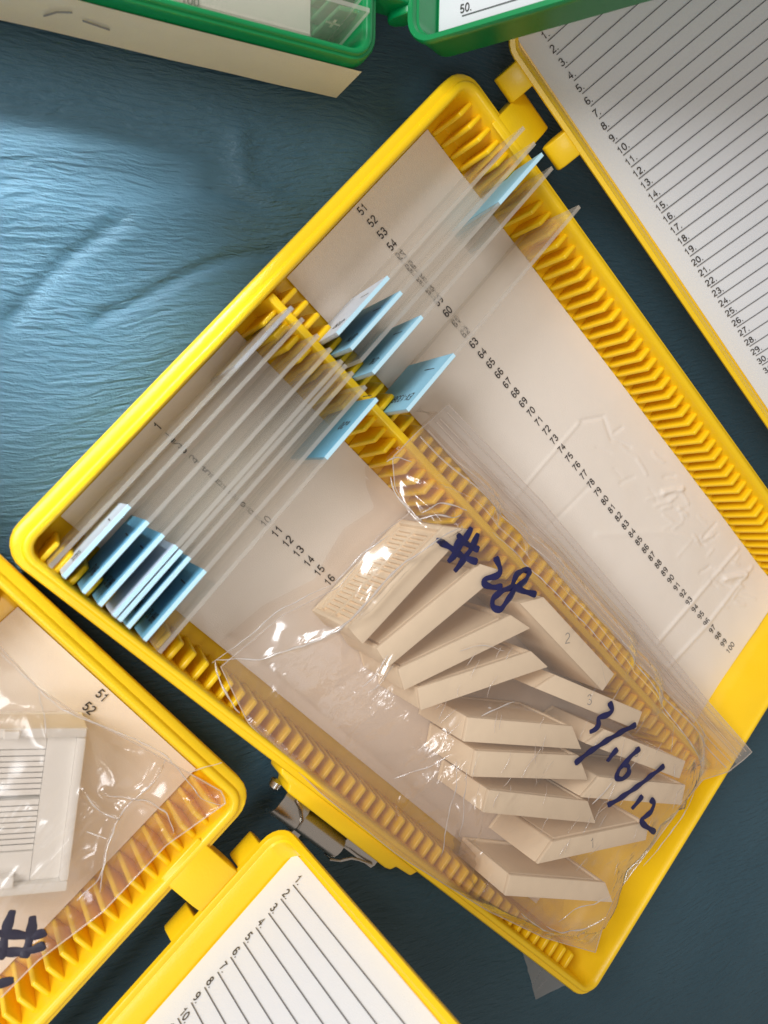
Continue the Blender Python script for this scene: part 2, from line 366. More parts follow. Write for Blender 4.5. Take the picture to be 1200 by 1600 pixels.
def make_tray(root, mt, zs=1.0, numbers=True, liner_bumps=False, ribs=50, clasp=True):
    xf = None if zs == 1.0 else (lambda x, y, z: (x, y, z * zs))
    b = MB()
    lo = [rrect(2.2, 2.0, L - 2, W - 2.2, 6, 0.0), rrect(1.2, 1.2, L - 1.2, W - 1.2, 6.2, 1.2), rrect(.9, .9, L - .9, W - .9, 6.2, 12.8),
          rrect(.1, .1, L - .1, W - .1, 6.8, 13.4), rrect(0, 0, L, W, 7, 14.0), rrect(0, 0, L, W, 7, 17.6), rrect(.45, .35, L - .35, W - .35, 6.7, 18.2),
          rrect(2.3, 1.6, L - .9, W - 1.4, 5.6, 18.3), rrect(2.7, 1.9, L - 1.1, W - 1.6, 5.2, 19.1), rrect(3.1, 2.2, L - 1.4, W - 1.9, 5, 19.4),
          rrect(4.2, 3.0, L - 2.0, W - 3.0, 4.2, 19.4), rrect(4.7, 3.4, L - 2.5, W - 3.6, 3.8, 19.0),
          rrect(5.0, 3.8, L - 3.0, W - 4.0, 3.6, 17.4), rrect(5.4, 4.2, L - 5.0, W - 4.4, 3.2, 6.0), rrect(6.2, 4.6, L - 8.0, W - 4.8, 2.4, 2.4), rrect(7.2, 5.4, L - 9.5, W - 5.4, 1.6, 1.4)]
    b.loft(lo)
    b.build('tray_body', mt, root, smooth=True, xf=xf, angle=50)
    d = MB()
    d.box((5.2, 86.0, 1.2), (L - 8.0, 88.5, 17.6), taper=.15)
    d.build('divider_wall', mt, root, smooth=True, bevel=.45, xf=xf, angle=60)
    n = ribs
    rib_row(root, 163.4, 165.0, 169.6, 170.4, 15.8, mt, xf, n)       # hinge side
    rib_row(root, 96.2, 94.6, 93.8, 88.3, 15.4, mt, xf, n)           # divider, far row
    rib_row(root, 79.0, 81.2, 84.6, 86.2, 15.8, mt, xf, n)           # divider, near row
    rib_row(root, 10.6, 9.2, 8.6, 3.7, 15.8, mt, xf, n)              # clasp side
    # paper liners with their printed slot numbers
    for (v0, v1, vn, base, sd) in ((14.0, 79.2, 45.6, 1, 1), (99.8, 163.2, 128.8, 51, 2)):
        gu = np.arange(6.9, L - (25 if (liner_bumps and base == 1) else 8.2), 0.6 if liner_bumps else 3.0); gv = np.linspace(v0, v1, 110 if liner_bumps else 22)
        UU, VV = np.meshgrid(gu, gv, indexing='ij')
        ZZ = PAPER_Z + 0.22 * vnoise(UU / 34, VV / 30, sd) + 0.1
        if liner_bumps and base == 51:
            # pressed marks and small buckles towards the far end
            wgt = np.clip((UU - 105) / 25, 0, 1)
            ZZ += wgt * 0.10 * vnoise(UU / 9, VV / 6, 9)
            for k in range(46):
                cu = rng.uniform(118, 212); cv = rng.uniform(150, 158) - rng.uniform(0, 1) ** 2 * 12
                ln = rng.uniform(1.5, 4.5); a = rng.uniform(-.4, .4) + (1.2 if rng.random() < .4 else 0.2)
                pts = [(cu - ln * math.cos(a), cv - ln * math.sin(a)), (cu, cv + rng.uniform(-.6, .6)), (cu + ln * math.cos(a), cv + ln * math.sin(a))]
                ZZ += rng.choice([-1, 1]) * rng.uniform(.12, .34) * np.exp(-(seg_dist(UU, VV, pts) / .55) ** 2)
            for pts, amp, wd in (([(104, 104), (106, 142)], .30, .5), ([(106, 142), (112, 150), (120, 147)], -.35, .6), ([(186, 110), (193, 160)], .45, .8), ([(196, 104), (201, 130), (204, 160)], .4, .8),
                                 ([(120, 104), (124, 130)], -.2, .6), ([(150, 150), (156, 157)], .8, .9), ([(196, 148), (203, 156)], .9, 1.0), ([(138, 120), (160, 140), (176, 150)], .2, 1.2)):
                ZZ += amp * np.exp(-(seg_dist(UU, VV, pts) / wd) ** 2)
            ZZ += 1.3 * np.clip((UU - 205) / 17, 0, 1) ** 2 * np.clip((VV - 120) / 40, 0, 1)
        g = MB(); g.grid(np.dstack([UU, VV, ZZ]))
        ln_ = g.build('paper_liner', M['paper'], root, smooth=True, xf=xf, angle=180)
        if numbers:
            t = MB()
            for k in range(45 if (liner_bumps and base == 1) else 50):
                uc = 9.0 + PITCH * k
                zt = PAPER_Z + 0.1 + 0.22 * float(vnoise(uc / 34, vn / 30, sd)) + .32
                put_text(t, str(base + k), 3.3, lambda x, y, uc=uc, vn=vn, zt=zt: (uc + 1.15 - y, vn + x, zt), align='LEFT')
            t.build('slot_numbers', M['ink'], ln_, xf=xf)
    # hinge knuckles on the far long side
    for a, c in ((16.7, 29.3), (L - 29.3, L - 16.7)):
        h = MB()
        hinge_prisms(h, a, c, [(169.2, 18.9), (172.4, 19.5), (180.5, 19.8), (183.6, 19.2), (185.2, 17.6), (185.4, 15.6), (184.0, 13.6), (180.5, 12.6), (173.2, 12.8), (173.2, 17.9), (169.2, 18.2)])
        h.build('hinge_knuckle', mt, root, smooth=True, bevel=.5, xf=xf, angle=50)

def make_lid(root, mt, axis, th, a0=0.0, pitch=PITCH, nu0=7.5, bn=10.0, depth=9.0, card=True, lines_to=None, rev=False, bsz=174.0, tabs=True):
    """axis = (v, z) of the hinge-side rim edge, th = how far it stands open from flat"""
    ct, st = math.cos(th), math.sin(th)
    def xf(a, b, n): return (a0 + a, axis[0] + b * ct - n * st, axis[1] + b * st + n * ct)
    l = MB()
    B = bsz
    lo = [rrect(2, 1.5, L - 2, B - 2, 5, -depth - 1.6), rrect(1.2, .8, L - 1.2, B - 1.2, 6, -depth - .8), rrect(.6, .4, L - .6, B - .6, 6.4, -2.6), rrect(0, 0, L, B, 7, -2.0), rrect(0, 0, L, B, 7, -.5),
          rrect(.3, .3, L - .3, B - .3, 6.7, 0), rrect(1.5, 1.5, L - 1.5, B - 1.5, 5.8, 0), rrect(1.8, 1.8, L - 1.8, B - 1.8, 5.5, -.4),
          rrect(1.9, 1.9, L - 1.9, B - 1.9, 5.4, -1.8), rrect(2.4, 2.4, L - 2.4, B - 2.4, 5.0, -2.2), rrect(3.0, 3.2, L - 3.0, B - 3.2, 4.2, -depth)]
    l.loft(lo)
    lid = l.build('lid', mt, root, smooth=True, xf=xf, angle=45)
    if tabs:
        for a in (7.8, 30.8, L - 38.5, L - 16.5):
            h = MB()
            hinge_prisms(h, a, a + 7.8, [(.9, -.35), (-.6, -.1), (-4.6, -.3), (-6.6, -1.2), (-7.3, -2.8), (-6.6, -4.6), (-4.0, -5.6), (.9, -5.2)])
            h.build('hinge_tab', mt, lid, smooth=True, bevel=.45, xf=lambda x, y, z: xf(x, y, z), angle=50)
    # index card with ruled, numbered lines printed on it
    c = MB()
    ga = np.linspace(3.6, L - 3.6, 60); gb = np.linspace(3.7, B - 4, 40)
    A, Bq = np.meshgrid(ga, gb, indexing='ij'); Zq = -depth + .35 + .18 * vnoise(A / 40, Bq / 40, 5)
    P = np.dstack([A, Bq, Zq]); c.grid(P, 0)
    zt = -depth + .62
    if card:
        for k in range(50):
            a = nu0 - a0 + pitch * (50 - k if rev else k + 1) if not rev else L - (nu0 + pitch * (k + 1))
            num = (50 - k) if rev else k + 1
            if a > L - 6 or a < 4: continue
            c.add([(a - .13, bn, zt), (a + .13, bn, zt), (a + .13, B - 12, zt), (a - .13, B - 12, zt)], [(0, 1, 2, 3)], 2)
            put_text(c, '%d.' % num, 3.0, lambda x, y, a=a: (a - .75 - y, bn - .6 + x, zt), 1, squeeze=.98)
    c.build('index_card', [M['card'], M['ink'], M['rule']], lid, xf=xf)
    return lid

# --- the open box in the middle
box = thing('slide_box', 'large open yellow slide box in the middle with glass slides and a marked bag', 'slide box', (0, 0, 0))
make_tray(box, M['yellow'], liner_bumps=True)
make_lid(box, M['yellow'], (181.7, 25.6), math.radians(41), a0=1.2, nu0=7.4, bn=9.6)
# boss that carries the clasp
k = MB()
k.prism([(90.5, .4), (91.5, -1.6), (95.5, -2.4), (96.5, -4.2), (136.5, -4.6), (138.5, -4.2), (139.5, -2.6), (145.5, -2.2), (147, .4)], lambda u, v: (u, v, 6.5), lambda u, v: (u, v, 15.5))
k.build('clasp_mount', M['yellow'], box, smooth=True, bevel=.6, angle=50)
cl = MB()
# sprung catch: folded back tabs, rolled barrel with curled lips, wire ends and rivet head
def strip(mbx, line, th, u0, u1, skew=0.0):
    """sheet-metal strip: a bent line in (v, z) swept along u"""
    P = [Vector(q) for q in line]; n = len(P); off = []
    for i in range(n):
        d = (P[min(i + 1, n - 1)] - P[max(i - 1, 0)]).normalized(); off.append(P[i] + Vector((-d.y, d.x)) * th)
    vs = [(u0, *q) for q in P] + [(u0, *q) for q in off] + [(u1 + skew, *q) for q in P] + [(u1 + skew, *q) for q in off]
    f = []
    for i in range(n - 1):
        f += [(i, i + 1, 2 * n + i + 1, 2 * n + i), (n + i + 1, n + i, 3 * n + i, 3 * n + i + 1), (i + 1, i, n + i, n + i + 1), (2 * n + i, 2 * n + i + 1, 3 * n + i + 1, 3 * n + i)]
    f += [(0, 2 * n, 3 * n, n), (n - 1, 2 * n - 1, 4 * n - 1, 3 * n - 1)]
    mbx.add(vs, f)
def curl(cv, cz, r, a0, a1, n=14): return [(cv + r * math.cos(math.radians(a0 + (a1 - a0) * k / n)), cz + r * math.sin(math.radians(a0 + (a1 - a0) * k / n))) for k in range(n + 1)]
strip(cl, curl(-8.4, 7.2, 3.5, -60, 250), .55, 107.0, 124.5)
strip(cl, [(-4.2, 11.6), (-6.0, 12.2)] + curl(-8.4, 8.6, 3.6, 85, 195, 10), .5, 98.6, 107.6)
strip(cl, [(-4.2, 9.6), (-6.4, 9.4), (-7.6, 8.6), (-8.0, 7.2)], .5, 124.4, 137.5)
cl.tube([(107.8, -12.0, 6.8), (108.2, -12.0, 9.2), (108.0, -10.2, 11.7), (107.0, -7.6, 12.9), (104.6, -5.6, 13.0), (102.0, -4.6, 12.4)], .42, 8)
cl.tube([(123.8, -12.2, 5.8), (124.6, -12.2, 8.6), (126.2, -10.6, 10.6), (128.6, -8.4, 10.6), (131.4, -7.6, 9.9), (136.4, -6.6, 9.6)], .42, 8)
cl.box((112.6, -15.4, 2.2), (115.4, -9.6, 2.9)); cl.tube([(95.2, -4.0, 9.4), (95.4, -5.2, 9.2), (96.0, -6.4, 8.4)], [1.9, 1.8, .6], 12)
cl.build('metal_clasp', M['steel'], box, smooth=True, angle=35)

# --- second yellow box, lower left
ang2 = -math.radians(5.4)
V2 = np.array([math.cos(ang2), math.sin(ang2)])
U2 = np.array([V2[1], -V2[0]])
O2 = np.array([88.7, -8.8]) - W * V2
rz2 = math.atan2(U2[1], U2[0])
box2 = thing('slide_box', 'yellow slide box at lower left holding a milky bag with a white cassette', 'slide box', (O2[0], O2[1], 0), rz2)
make_tray(box2, M['yellow'])
make_lid(box2, M['yellow'], (183.7, 17.6), math.radians(75), a0=.5, pitch=4.375, nu0=5.1, bn=10.6)
def loc2(u, v): return O2 + U2 * u + V2 * v

# --- green box, top left, with its tall-standing lid
E1 = np.array([.743, .669]); E1 /= np.linalg.norm(E1); UG = np.array([E1[1], -E1[0]])
cg = at(583, 88, 23.0)[:2]
OG = cg - UG * (L - 1.5) - E1 * (W - 1.5)
green = thing('slide_box', 'green slide box in the top left corner with a cream paper label along its side', 'slide box', (OG[0], OG[1], 0), math.atan2(UG[1], UG[0]))
make_tray(green, M['green'], zs=23.0 / 19.4)
make_lid(green, M['green'], (182.0, 22.5), math.radians(58), a0=-6.0, nu0=2.8, depth=11.0, bn=10.5, tabs=True)
lb = MB()
gu = np.linspace(-.2, 1, 2)
vs = np.linspace(4, W - 2.2, 60); zs_ = np.linspace(.8, 17.8, 8)
VV, ZZ = np.meshgrid(vs, zs_, indexing='ij')
UU = L + .1 + .12 * vnoise(VV / 14, ZZ / 9, 11) + .18
lb.grid(np.dstack([UU, VV, ZZ]))
side = lb.build('side_label', M['oldpaper'], green, smooth=True, angle=180)
pm = MB()
def pstroke(pts, r=.22):
    pm.tube([(L + 1.05, a, b) for a, b in pts], r, 5, flat=1)
for base in (68, 97):
    pstroke([(base, 9), (base + 2.5, 12), (base + 5.5, 13.5)]); pstroke([(base + 8, 11), (base + 11, 10.4), (base + 14, 9.8)])
pstroke([(52, 14), (54, 16), (56, 14), (53, 9), (57, 9)])
pm.build('pencil_marks', M['pencil'], side)

# ------------------------------------------------------------------ glass slides
def make_slide(label, ub, ut, v0, v1, z0=2.7, h=26.4, end=None, frost='blue', text=None, tone=None, group='glass slides standing in the slots of the big yellow box', parent_frame=None):
    t = 1.05
    root = thing('glass_slide', label, 'glass slide', (ub, v0, z0), 0, group)
    root.rotation_euler = (0, 0, 0)
    ln = v1 - v0; lean = (ut - ub)
    def xf(x, y, z): return (x + lean * z / h, y, z)
    g = MB()
    g.add([(-t / 2, 0, 0), (t / 2, 0, 0), (t / 2, ln, 0), (-t / 2, ln, 0), (-t / 2, 0, h), (t / 2, 0, h), (t / 2, ln, h), (-t / 2, ln, h)],
          [(3, 2, 1, 0), (4, 5, 6, 7), (0, 1, 5, 4), (2, 3, 7, 6)], 1)
    g.add([(-t / 2, 0, 0), (t / 2, 0, 0), (t / 2, ln, 0), (-t / 2, ln, 0), (-t / 2, 0, h), (t / 2, 0, h), (t / 2, ln, h), (-t / 2, ln, h)],
          [(1, 2, 6, 5), (3, 0, 4, 7)], 0)
    g.build('glass_pane', [M['glass'], M['glassedge']], root, xf=xf)
    if end is not None:
        a, b = (0.15, 20.5) if end == 'near' else (ln - 20.5, ln - .15)
        f = MB(); f.box((-t / 2 - .10, a, .2), (t / 2 - .25, b, h + .02)); (f.box((-t / 2 - .12, a, h + .03), (t / 2 - .1, b, h + .10), 1) if frost != 'frostglass' else None)
        fr = f.build('frosted_end', [M[frost], M['littop']], root, xf=xf)
        if text:
            tx = MB()
            yo = a + 6.2 if end == 'near' else b - 8
            put_text(tx, text, 3.6, lambda x, y: (-t / 2 - .16, yo - y, h - 3.0 - x), squeeze=.95)
            tx.add([(-t / 2 - .16, yo + 9 + q, h - 4 - q * .3) for q in (0, .3)] + [(-t / 2 - .16, yo + 9.6, h - 10), (-t / 2 - .16, yo + 9.2, h - 10)], [(0, 1, 2, 3)])
            tx.build('handwriting', M['ink'], fr, xf=xf)
    return root

def slot(k): return U0 + PITCH * (k + .5)
near = [  # ub, ut, end, frost, text, label
    (slot(0), 9.8, 'far', 'frostglass', None, 'glass slide nearest the box end, its lilac frosted end against the divider'),
    (slot(1) - .6, 13.4, 'near', 'lilac', '32-HB', 'glass slide with a pale lilac end, leftmost of the frosted ends by the clasp wall'),
    (slot(2), 18.7, 'near', 'blue', '3PH-05', 'glass slide with the first blue frosted end right of the lilac one'),
    (slot(3), 23.2, 'near', 'blue', 'BHR-26', 'blue-ended glass slide between the first blue one and the pale close-set pair'),
    (slot(4) - .5, 27.2, 'near', 'lilac', None, 'front one of the two close-set pale grey-blue ended glass slides'),
    (slot(4) + .8, 28.7, 'near', 'lilac', None, 'rear one of the two close-set pale grey-blue ended glass slides'),
    (slot(5), 31.2, 'near', 'blue', 'BH-32', 'glass slide with a blue end just right of the close-set pale pair'),
    (slot(6), 36.0, 'near', 'blue', 'BHR-92', 'blue-ended glass slide, last of the frosted ends by the clasp wall'),
    (slot(7), 40.4, 'far', 'blue', 'o20', 'glass slide with a blue frosted end against the divider, nearest to number 11')]
for ub, ut, e, fr, tx, lab in near:
    make_slide(lab, ub, ut, 4.6, 85.0, end=e, frost=fr, text=tx)
far = [
    (slot(3), 22.0, 'near', 'lilac', '-075W', 'glass slide with a whitish blue end, the first in the far row past number 54'),
    (slot(4), 27.0, 'near', 'blue', '-07W', 'glass slide with a blue frosted end, second in the far row'),
    (slot(5), 30.7, 'far', 'blue', None, 'glass slide turned round, its blue frosted end up beside the lid hinge'),
    (slot(6), 35.2, 'near', 'blue', '-CHL', 'blue-ended glass slide, fourth in the far row, just before the gap'),
    (slot(9), 48.5, 'near', 'blue', 'EX-1336', 'glass slide marked EX on its blue end, standing alone past number 60')]
for ub, ut, e, fr, tx, lab in far:
    make_slide(lab, ub, ut, 88.7, 168.6, end=e, frost='litblue' if fr == 'blue' else fr, text=tx)

# the slides at the hinge corner of the green box
def green_slide(k, plus, label):
    pz = 2.8
    uo = L - 8 - k * 5.2
    p0 = OG + UG * uo + E1 * 92.0
    root = thing('glass_slide', label, 'glass slide', (p0[0], p0[1], pz), math.atan2(UG[1], UG[0]), 'glass slides in the green box')
    g = MB(); t = 1.05; h = 27.5; ln = 76
    V = [(-t / 2, 0, 0), (t / 2, 0, 0), (t / 2, ln, 0), (-t / 2, ln, 0), (-t / 2, 0, h), (t / 2, 0, h), (t / 2, ln, h), (-t / 2, ln, h)]
    g.add(V, [(3, 2, 1, 0), (4, 5, 6, 7), (0, 1, 5, 4), (2, 3, 7, 6)], 1)
    g.add(V, [(1, 2, 6, 5), (3, 0, 4, 7)], 0)
    gp = g.build('glass_pane', [M['glass'], M['glassedge']], root)
    if plus:
        q = MB(); x = t / 2 + .1
        for dy, dz in ((1.9, .35), (.35, 1.9)):
            q.add([(x, 70 - dy, 19 - dz), (x, 70 + dy, 19 - dz), (x, 70 + dy, 19 + dz), (x, 70 - dy, 19 + dz)], [(0, 1, 2, 3)])
        q.build('plus_mark', M['oldpaper'], gp)
    return root
green_slide(0, True, 'clear glass slide marked with a small plus, at the corner of the green box')
green_slide(1, False, 'clear glass slide behind the plus-marked one in the green box')

# ------------------------------------------------------------------ tissue cassettes in the bag
CZ0, CZ1 = 2.9, 29.0
TOPS = {1: [(544, 982), (682, 818), (735, 825), (567, 1007)], 2: [(587, 1015), (746, 882), (790, 890), (607, 1043)],
        3: [(615, 1049), (794, 961), (825, 984), (632, 1079)], 4: [(651, 1076), (833, 1017), (858, 1042), (658, 1110)],
        5: [(942, 1080), (812, 942), (844, 934), (962, 1055)], 6: [(994, 1140), (828, 1072), (857, 1052), (1002, 1113)],
        7: [(719, 1120), (891, 1137), (905, 1171), (724, 1159)], 8: [(738, 1173), (900, 1188), (917, 1219), (736, 1214)],
        9: [(1062, 1217), (910, 1160), (934, 1154), (1065, 1188)], 10: [(1065, 1258), (905, 1246), (929, 1217), (1067, 1226)],
        11: [(760, 1234), (917, 1253), (932, 1287), (755, 1270)], 12: [(1010, 1313), (842, 1350), (866, 1313), (1011, 1289)],
        13: [(789, 1367), (939, 1381), (951, 1410), (789, 1400)]}
CLAB = {1: 'beige tissue cassette under the number sign of #28, its grid face showing', 2: 'beige tissue cassette second from the top of the left fan, below the handwritten 28',
        3: 'beige tissue cassette third down in the left fan', 4: 'beige tissue cassette lowest of the four slanting ones in the left fan',
        5: 'beige tissue cassette pencilled 2, by the zip side of the bag', 6: 'beige tissue cassette pencilled 3, below the one pencilled 2',
        7: 'beige tissue cassette, uppermost of the three lying level in the left stack', 8: 'beige tissue cassette, middle of the three level ones in the left stack',
        9: 'beige tissue cassette pencilled 5, under the first slash of the handwritten date', 10: 'beige tissue cassette right below the one pencilled 5',
        11: 'beige tissue cassette, lowest of the three level ones in the left stack', 12: 'beige tissue cassette pencilled 8 on its slanted end, under the 12 of the date',
        13: 'beige tissue cassette at the very bottom of the bag'}
CFOOT = {}
def make_cassette(i):
    q = [at(a, b, CZ1)[:2] for a, b in TOPS[i]]
    # frame: along the long flat edge of the top (q3 -> q2 for the left ones), bevelled end at q1-q2
    long_edge = i in (1, 2, 3, 4, 7, 8, 11, 13)
    if long_edge: a, d = q[3], q[2] - q[3]; other = q[0] - q[3]
    else: a, d = q[0], q[1] - q[0]; other = q[3] - q[0]
    ex = d / np.linalg.norm(d); ey = np.array([-ex[1], ex[0]])
    if ey @ other < 0: sgn = -1
    else: sgn = 1
    Lc, T, H = 42.4, 6.5, CZ1 - CZ0
    T = float(np.clip(abs(other @ ey), 5.8, 7.4))
    if i == 9: T = 6.0
    root = thing('tissue_cassette', CLAB[i], 'tissue cassette', (a[0], a[1], CZ0), math.atan2(ex[1], ex[0]), 'beige tissue cassettes in the marked bag')
    cut = 5.2
    CFOOT[i] = [a, a + ex * Lc, a + ex * (Lc - cut) + ey * sgn * T, a + ey * sgn * T]
    def P(x, y, z): return (x, y * sgn, z)
    b = MB()
    # core, thinner than the rim so the pierced face sits in a recess
    core = [(0, 0), (Lc, 0), (Lc - cut, T), (Lc - cut - 1.4, T), (Lc - cut - 1.4, T - 1.3), (1.3, T - 1.3), (1.3, T), (0, T)]
    b.prism(core, lambda x, y: P(x, y, 1.4), lambda x, y: P(x, y, H - 1.4))
    outer = [(0, 0), (Lc, 0), (Lc - cut, T), (0, T)]
    b.prism(outer, lambda x, y: P(x, y, H - 1.39), lambda x, y: P(x, y, H))
    b.prism(outer, lambda x, y: P(x, y, 0), lambda x, y: P(x, y, 1.39))
    b.build('cassette_body', M['cassette'], root, smooth=True, bevel=.28, angle=35)
    g = MB()
    if i != 1:
        g.box(P(2.0, T - 1.35, 2.6), P(35.0, T - .25, H - 2.6))
        g.build('snap_lid', M['cassette'], root, bevel=.3)
    for c0 in ((3.0, 19.5) if i == 1 else ()):
        n = 9
        for k in range(n + 1):
            xx = c0 + k * 14.0 / n
            g.box(P(xx, T - 1.35, 3.2), P(xx + .75, T - .55, H - 3.2))
    for zz in ((3.0, H / 2 - .6, H - 4.2) if i == 1 else ()):
        g.box(P(2.2, T - 1.34, zz), P(34.5, T - .45, zz + 1.2))
    if i == 1: g.build('pierced_grid', M['cassette'], root)
    num = {5: '2', 6: '3', 9: '5', 12: '1'}.get(i)
    if num:
        t = MB(); cx = 22.0
        ta = math.atan2(at(900, 1000, 29)[1] - at(900, 1020, 29)[1], at(900, 1000, 29)[0] - at(900, 1020, 29)[0]) - math.atan2(ex[1], ex[0])
        upv = np.array([math.cos(ta), math.sin(ta)]); rtv = np.array([upv[1], -upv[0]])
        def fn(x, y): 
            o = np.array([cx, sgn * T / 2]) + rtv * (x) + upv * (y - 1.6); return (o[0], o[1], H + .05)
        put_text(t, num, 4.6, fn, align='CENTER', wt=.07)
        t.build('pencil_number', M['pencil'], root)
    return root
for i in TOPS: make_cassette(i)

# ------------------------------------------------------------------ films (bags)
def resample(pts, n):
    P = np.array(pts, float); d = np.r_[0, np.cumsum(np.linalg.norm(np.diff(P, axis=0), axis=1))]
    t = np.linspace(0, d[-1], n); return np.stack([np.interp(t, d, P[:, k]) for k in range(3)], 1)
def smooth_line(P, it=2):
    for _ in range(it):
        Q = P.copy(); Q[1:-1] = .25 * P[:-2] + .5 * P[1:-1] + .25 * P[2:]; P = Q
    return P
def coons(c0, c1, d0, d1, n, m_):
    """c0,c1 run along s (n), d0,d1 along t (m_): c0 = t=0, c1 = t=1, d0 = s=0, d1 = s=1"""
    c0 = smooth_line(resample(c0, n)); c1 = smooth_line(resample(c1, n)); d0 = smooth_line(resample(d0, m_)); d1 = smooth_line(resample(d1, m_))
    s = np.linspace(0, 1, n)[:, None, None]; t = np.linspace(0, 1, m_)[None, :, None]
    A = (1 - t) * c0[:, None] + t * c1[:, None]; B = (1 - s) * d0[None] + s * d1[None]
    K = (1 - s) * (1 - t) * c0[0] + s * (1 - t) * c0[-1] + (1 - s) * t * c1[0] + s * t * c1[-1]
    return A + B - K
def P3(l): return [at(a, b, z) for a, b, z in l]

edge_top = P3([(700, 632, 19.5), (845, 782, 18), (1000, 965, 17), (1104, 1094, 19), (1175, 1175, 22)])
edge_left = P3([(700, 632, 19.5), (655, 672, 20), (613, 715, 21), (617, 762, 22), (640, 802, 25), (590, 838, 26), (556, 885, 24), (528, 918, 20), (440, 962, 19), (345, 1042, 18.5)])
edge_bot = P3([(345, 1042, 18.5), (388, 1130, 18.8), (500, 1238, 18.8), (620, 1335, 19.6), (760, 1422, 20), (850, 1465, 20), (930, 1488, 20)])
edge_right = P3([(1175, 1175, 22), (1138, 1206, 22), (1098, 1218, 24), (1066, 1258, 26), (1014, 1328, 26), (966, 1392, 24), (944, 1440, 22), (930, 1488, 20)])
G = coons(edge_top, edge_bot, edge_left, edge_right, 230, 210)
gx, gy, gz = G[..., 0], G[..., 1], G[..., 2]
n_, m2 = gx.shape
sI = np.linspace(0, 1, n_)[:, None]; tI = np.linspace(0, 1, m2)[None, :]
edge_w = np.clip(np.minimum(np.minimum(sI, 1 - sI), np.minimum(tI, 1 - tI)) / .05, 0, 1)
dc = np.full(gx.shape, 1e9)
for i, poly in CFOOT.items():
    pl = [tuple(q) for q in poly]; d = seg_dist(gx, gy, pl + [pl[0]]); d[inside(gx, gy, pl)] = 0
    dc = np.minimum(dc, d)
tent = CZ1 + .75 - 0.20 * np.maximum(dc - .3, 0) - 0.028 * np.maximum(dc - 2, 0) ** 2
kk = 1.3
film = np.where(tent > -40, kk * np.logaddexp(gz / kk, np.clip(tent, -40, 60) / kk) - 0.0, gz)
film = np.where(dc < .6, np.maximum(film, CZ1 + .5), film)
film = np.minimum(film, np.maximum(CZ1 + 1.3, gz))
wr = 0.55 * (1 - 2 * np.abs(vnoise(gx / 17 + 3, gy / 11, 21))) + 0.22 * (1 - 2 * np.abs(vnoise((gx + gy) / 7, (gx - gy) / 17, 22))) + .03 * vnoise(gx / 2.6, gy / 2.6, 23)
free = np.clip(dc / 3, 0, 1)
film = film + wr * (0.15 + .85 * free) * edge_w * .8 * np.clip((tI - .12) / .06, 0, 1)
for pts, amp, wd in ((px([(350, 1040), (415, 1038), (470, 1005), (515, 975), (560, 945), (610, 890), (655, 845), (700, 822)], 24), 1.9, .75),
                     (px([(620, 730), (640, 770), (672, 812), (690, 800)], 24), 1.4, .7), (px([(560, 880), (530, 915), (500, 930)], 21), 1.3, .8),
                     (px([(345, 1045), (360, 1090), (382, 1125)], 19), 1.2, .7), (px([(640, 745), (720, 780), (800, 860), (900, 960), (1000, 1080), (1075, 1190)], 22), 1.0, .7),
                     (px([(700, 1250), (695, 1330), (715, 1400)], 22), 1.0, 1.2), (px([(735, 1230), (730, 1300)], 24), .9, .8), (px([(860, 1120), (810, 1108), (760, 1100)], 27), 1.0, .9),
                     (px([(790, 1440), (850, 1440), (900, 1460), (950, 1400)], 21), 1.2, 1.0), (px([(800, 1460), (870, 1465), (915, 1450)], 21), -1.0, 1.0),
                     (px([(950, 1400), (1000, 1350), (1040, 1290)], 22), .9, .8), (px([(660, 1180), (625, 1250), (610, 1300)], 18), 1.0, 1.2), (px([(590, 1010), (565, 1060), (555, 1090)], 20), 1.0, .6)):
    film += amp * np.exp(-(seg_dist(gx, gy, pts) / wd) ** 2) * np.clip(edge_w * 3, 0, 1)
for j in (.025, .052, .068, .105):      # the moulded zip and its seams run along the top edge
    film += (0.8 if j < .1 else .5) * np.exp(-((tI - j) / .0055) ** 2)
# keep clear of what lies underneath: rims, divider, ribs
sup = np.full(gx.shape, 3.2)
sup = np.where((gy > 78) & (gy < 100.5) & (gx < 224), 16.9, sup); sup = np.where((gy < 14), 16.9, sup); sup = np.where((gy > 85) & (gy < 89.6) & (gx < 224), 18.6, sup)
sup = np.where((gy < 5.5) | (gx > 223.5), 20.3, sup)
def blur(A, n):
    for _ in range(n):
        B = np.pad(A, 1, mode='edge'); A = (B[:-2, 1:-1] + B[2:, 1:-1] + B[1:-1, :-2] + B[1:-1, 2:] + 2 * A) / 6
    return A
film = np.maximum(film, np.maximum(blur(sup, 12), sup) + .5)
eb = np.minimum(np.minimum(sI, 1 - sI), np.minimum(tI, 1 - tI)); fb = blur(film, 40)
film = np.where(dc > 1.0, film + (fb - film) * np.clip(1 - eb / .06, 0, 1), film)
q_ = np.clip(eb / .035, 0, 1); film = np.where((dc > 1.5) & (tI > .2), np.maximum(gz + (film - gz) * q_, 0), film)
def film_height(x, y):
    k = np.argmin((gx - x) ** 2 + (gy - y) ** 2); return film.flat[k]
bag = thing('zip_bag', 'clear zip bag of beige cassettes marked #28 and 3/16/12', 'plastic bag', (120, 60, 2.9))
OB = Vector((120, 60, 2.9))
def bl(P): return P - np.array(OB)
b = MB(); zi = int(.085 * m2)
b.grid(bl(np.dstack([gx, gy, film]))[:, zi:]); b.build('front_film', M['film'], bag, smooth=True, angle=180)
b = MB(); b.grid(bl(np.dstack([gx, gy, film]))[:, :zi + 1]); b.build('zip_strip', M['zip'], bag, smooth=True, angle=180)
b = MB()
for j in (.022, .048, .062, .098, .128):
    jj = int(j * m2); b.tube([tuple(q) for q in bl(np.dstack([gx, gy, film + .12]))[2:-2:2, jj]], .16 if j < .1 else .24, 6)
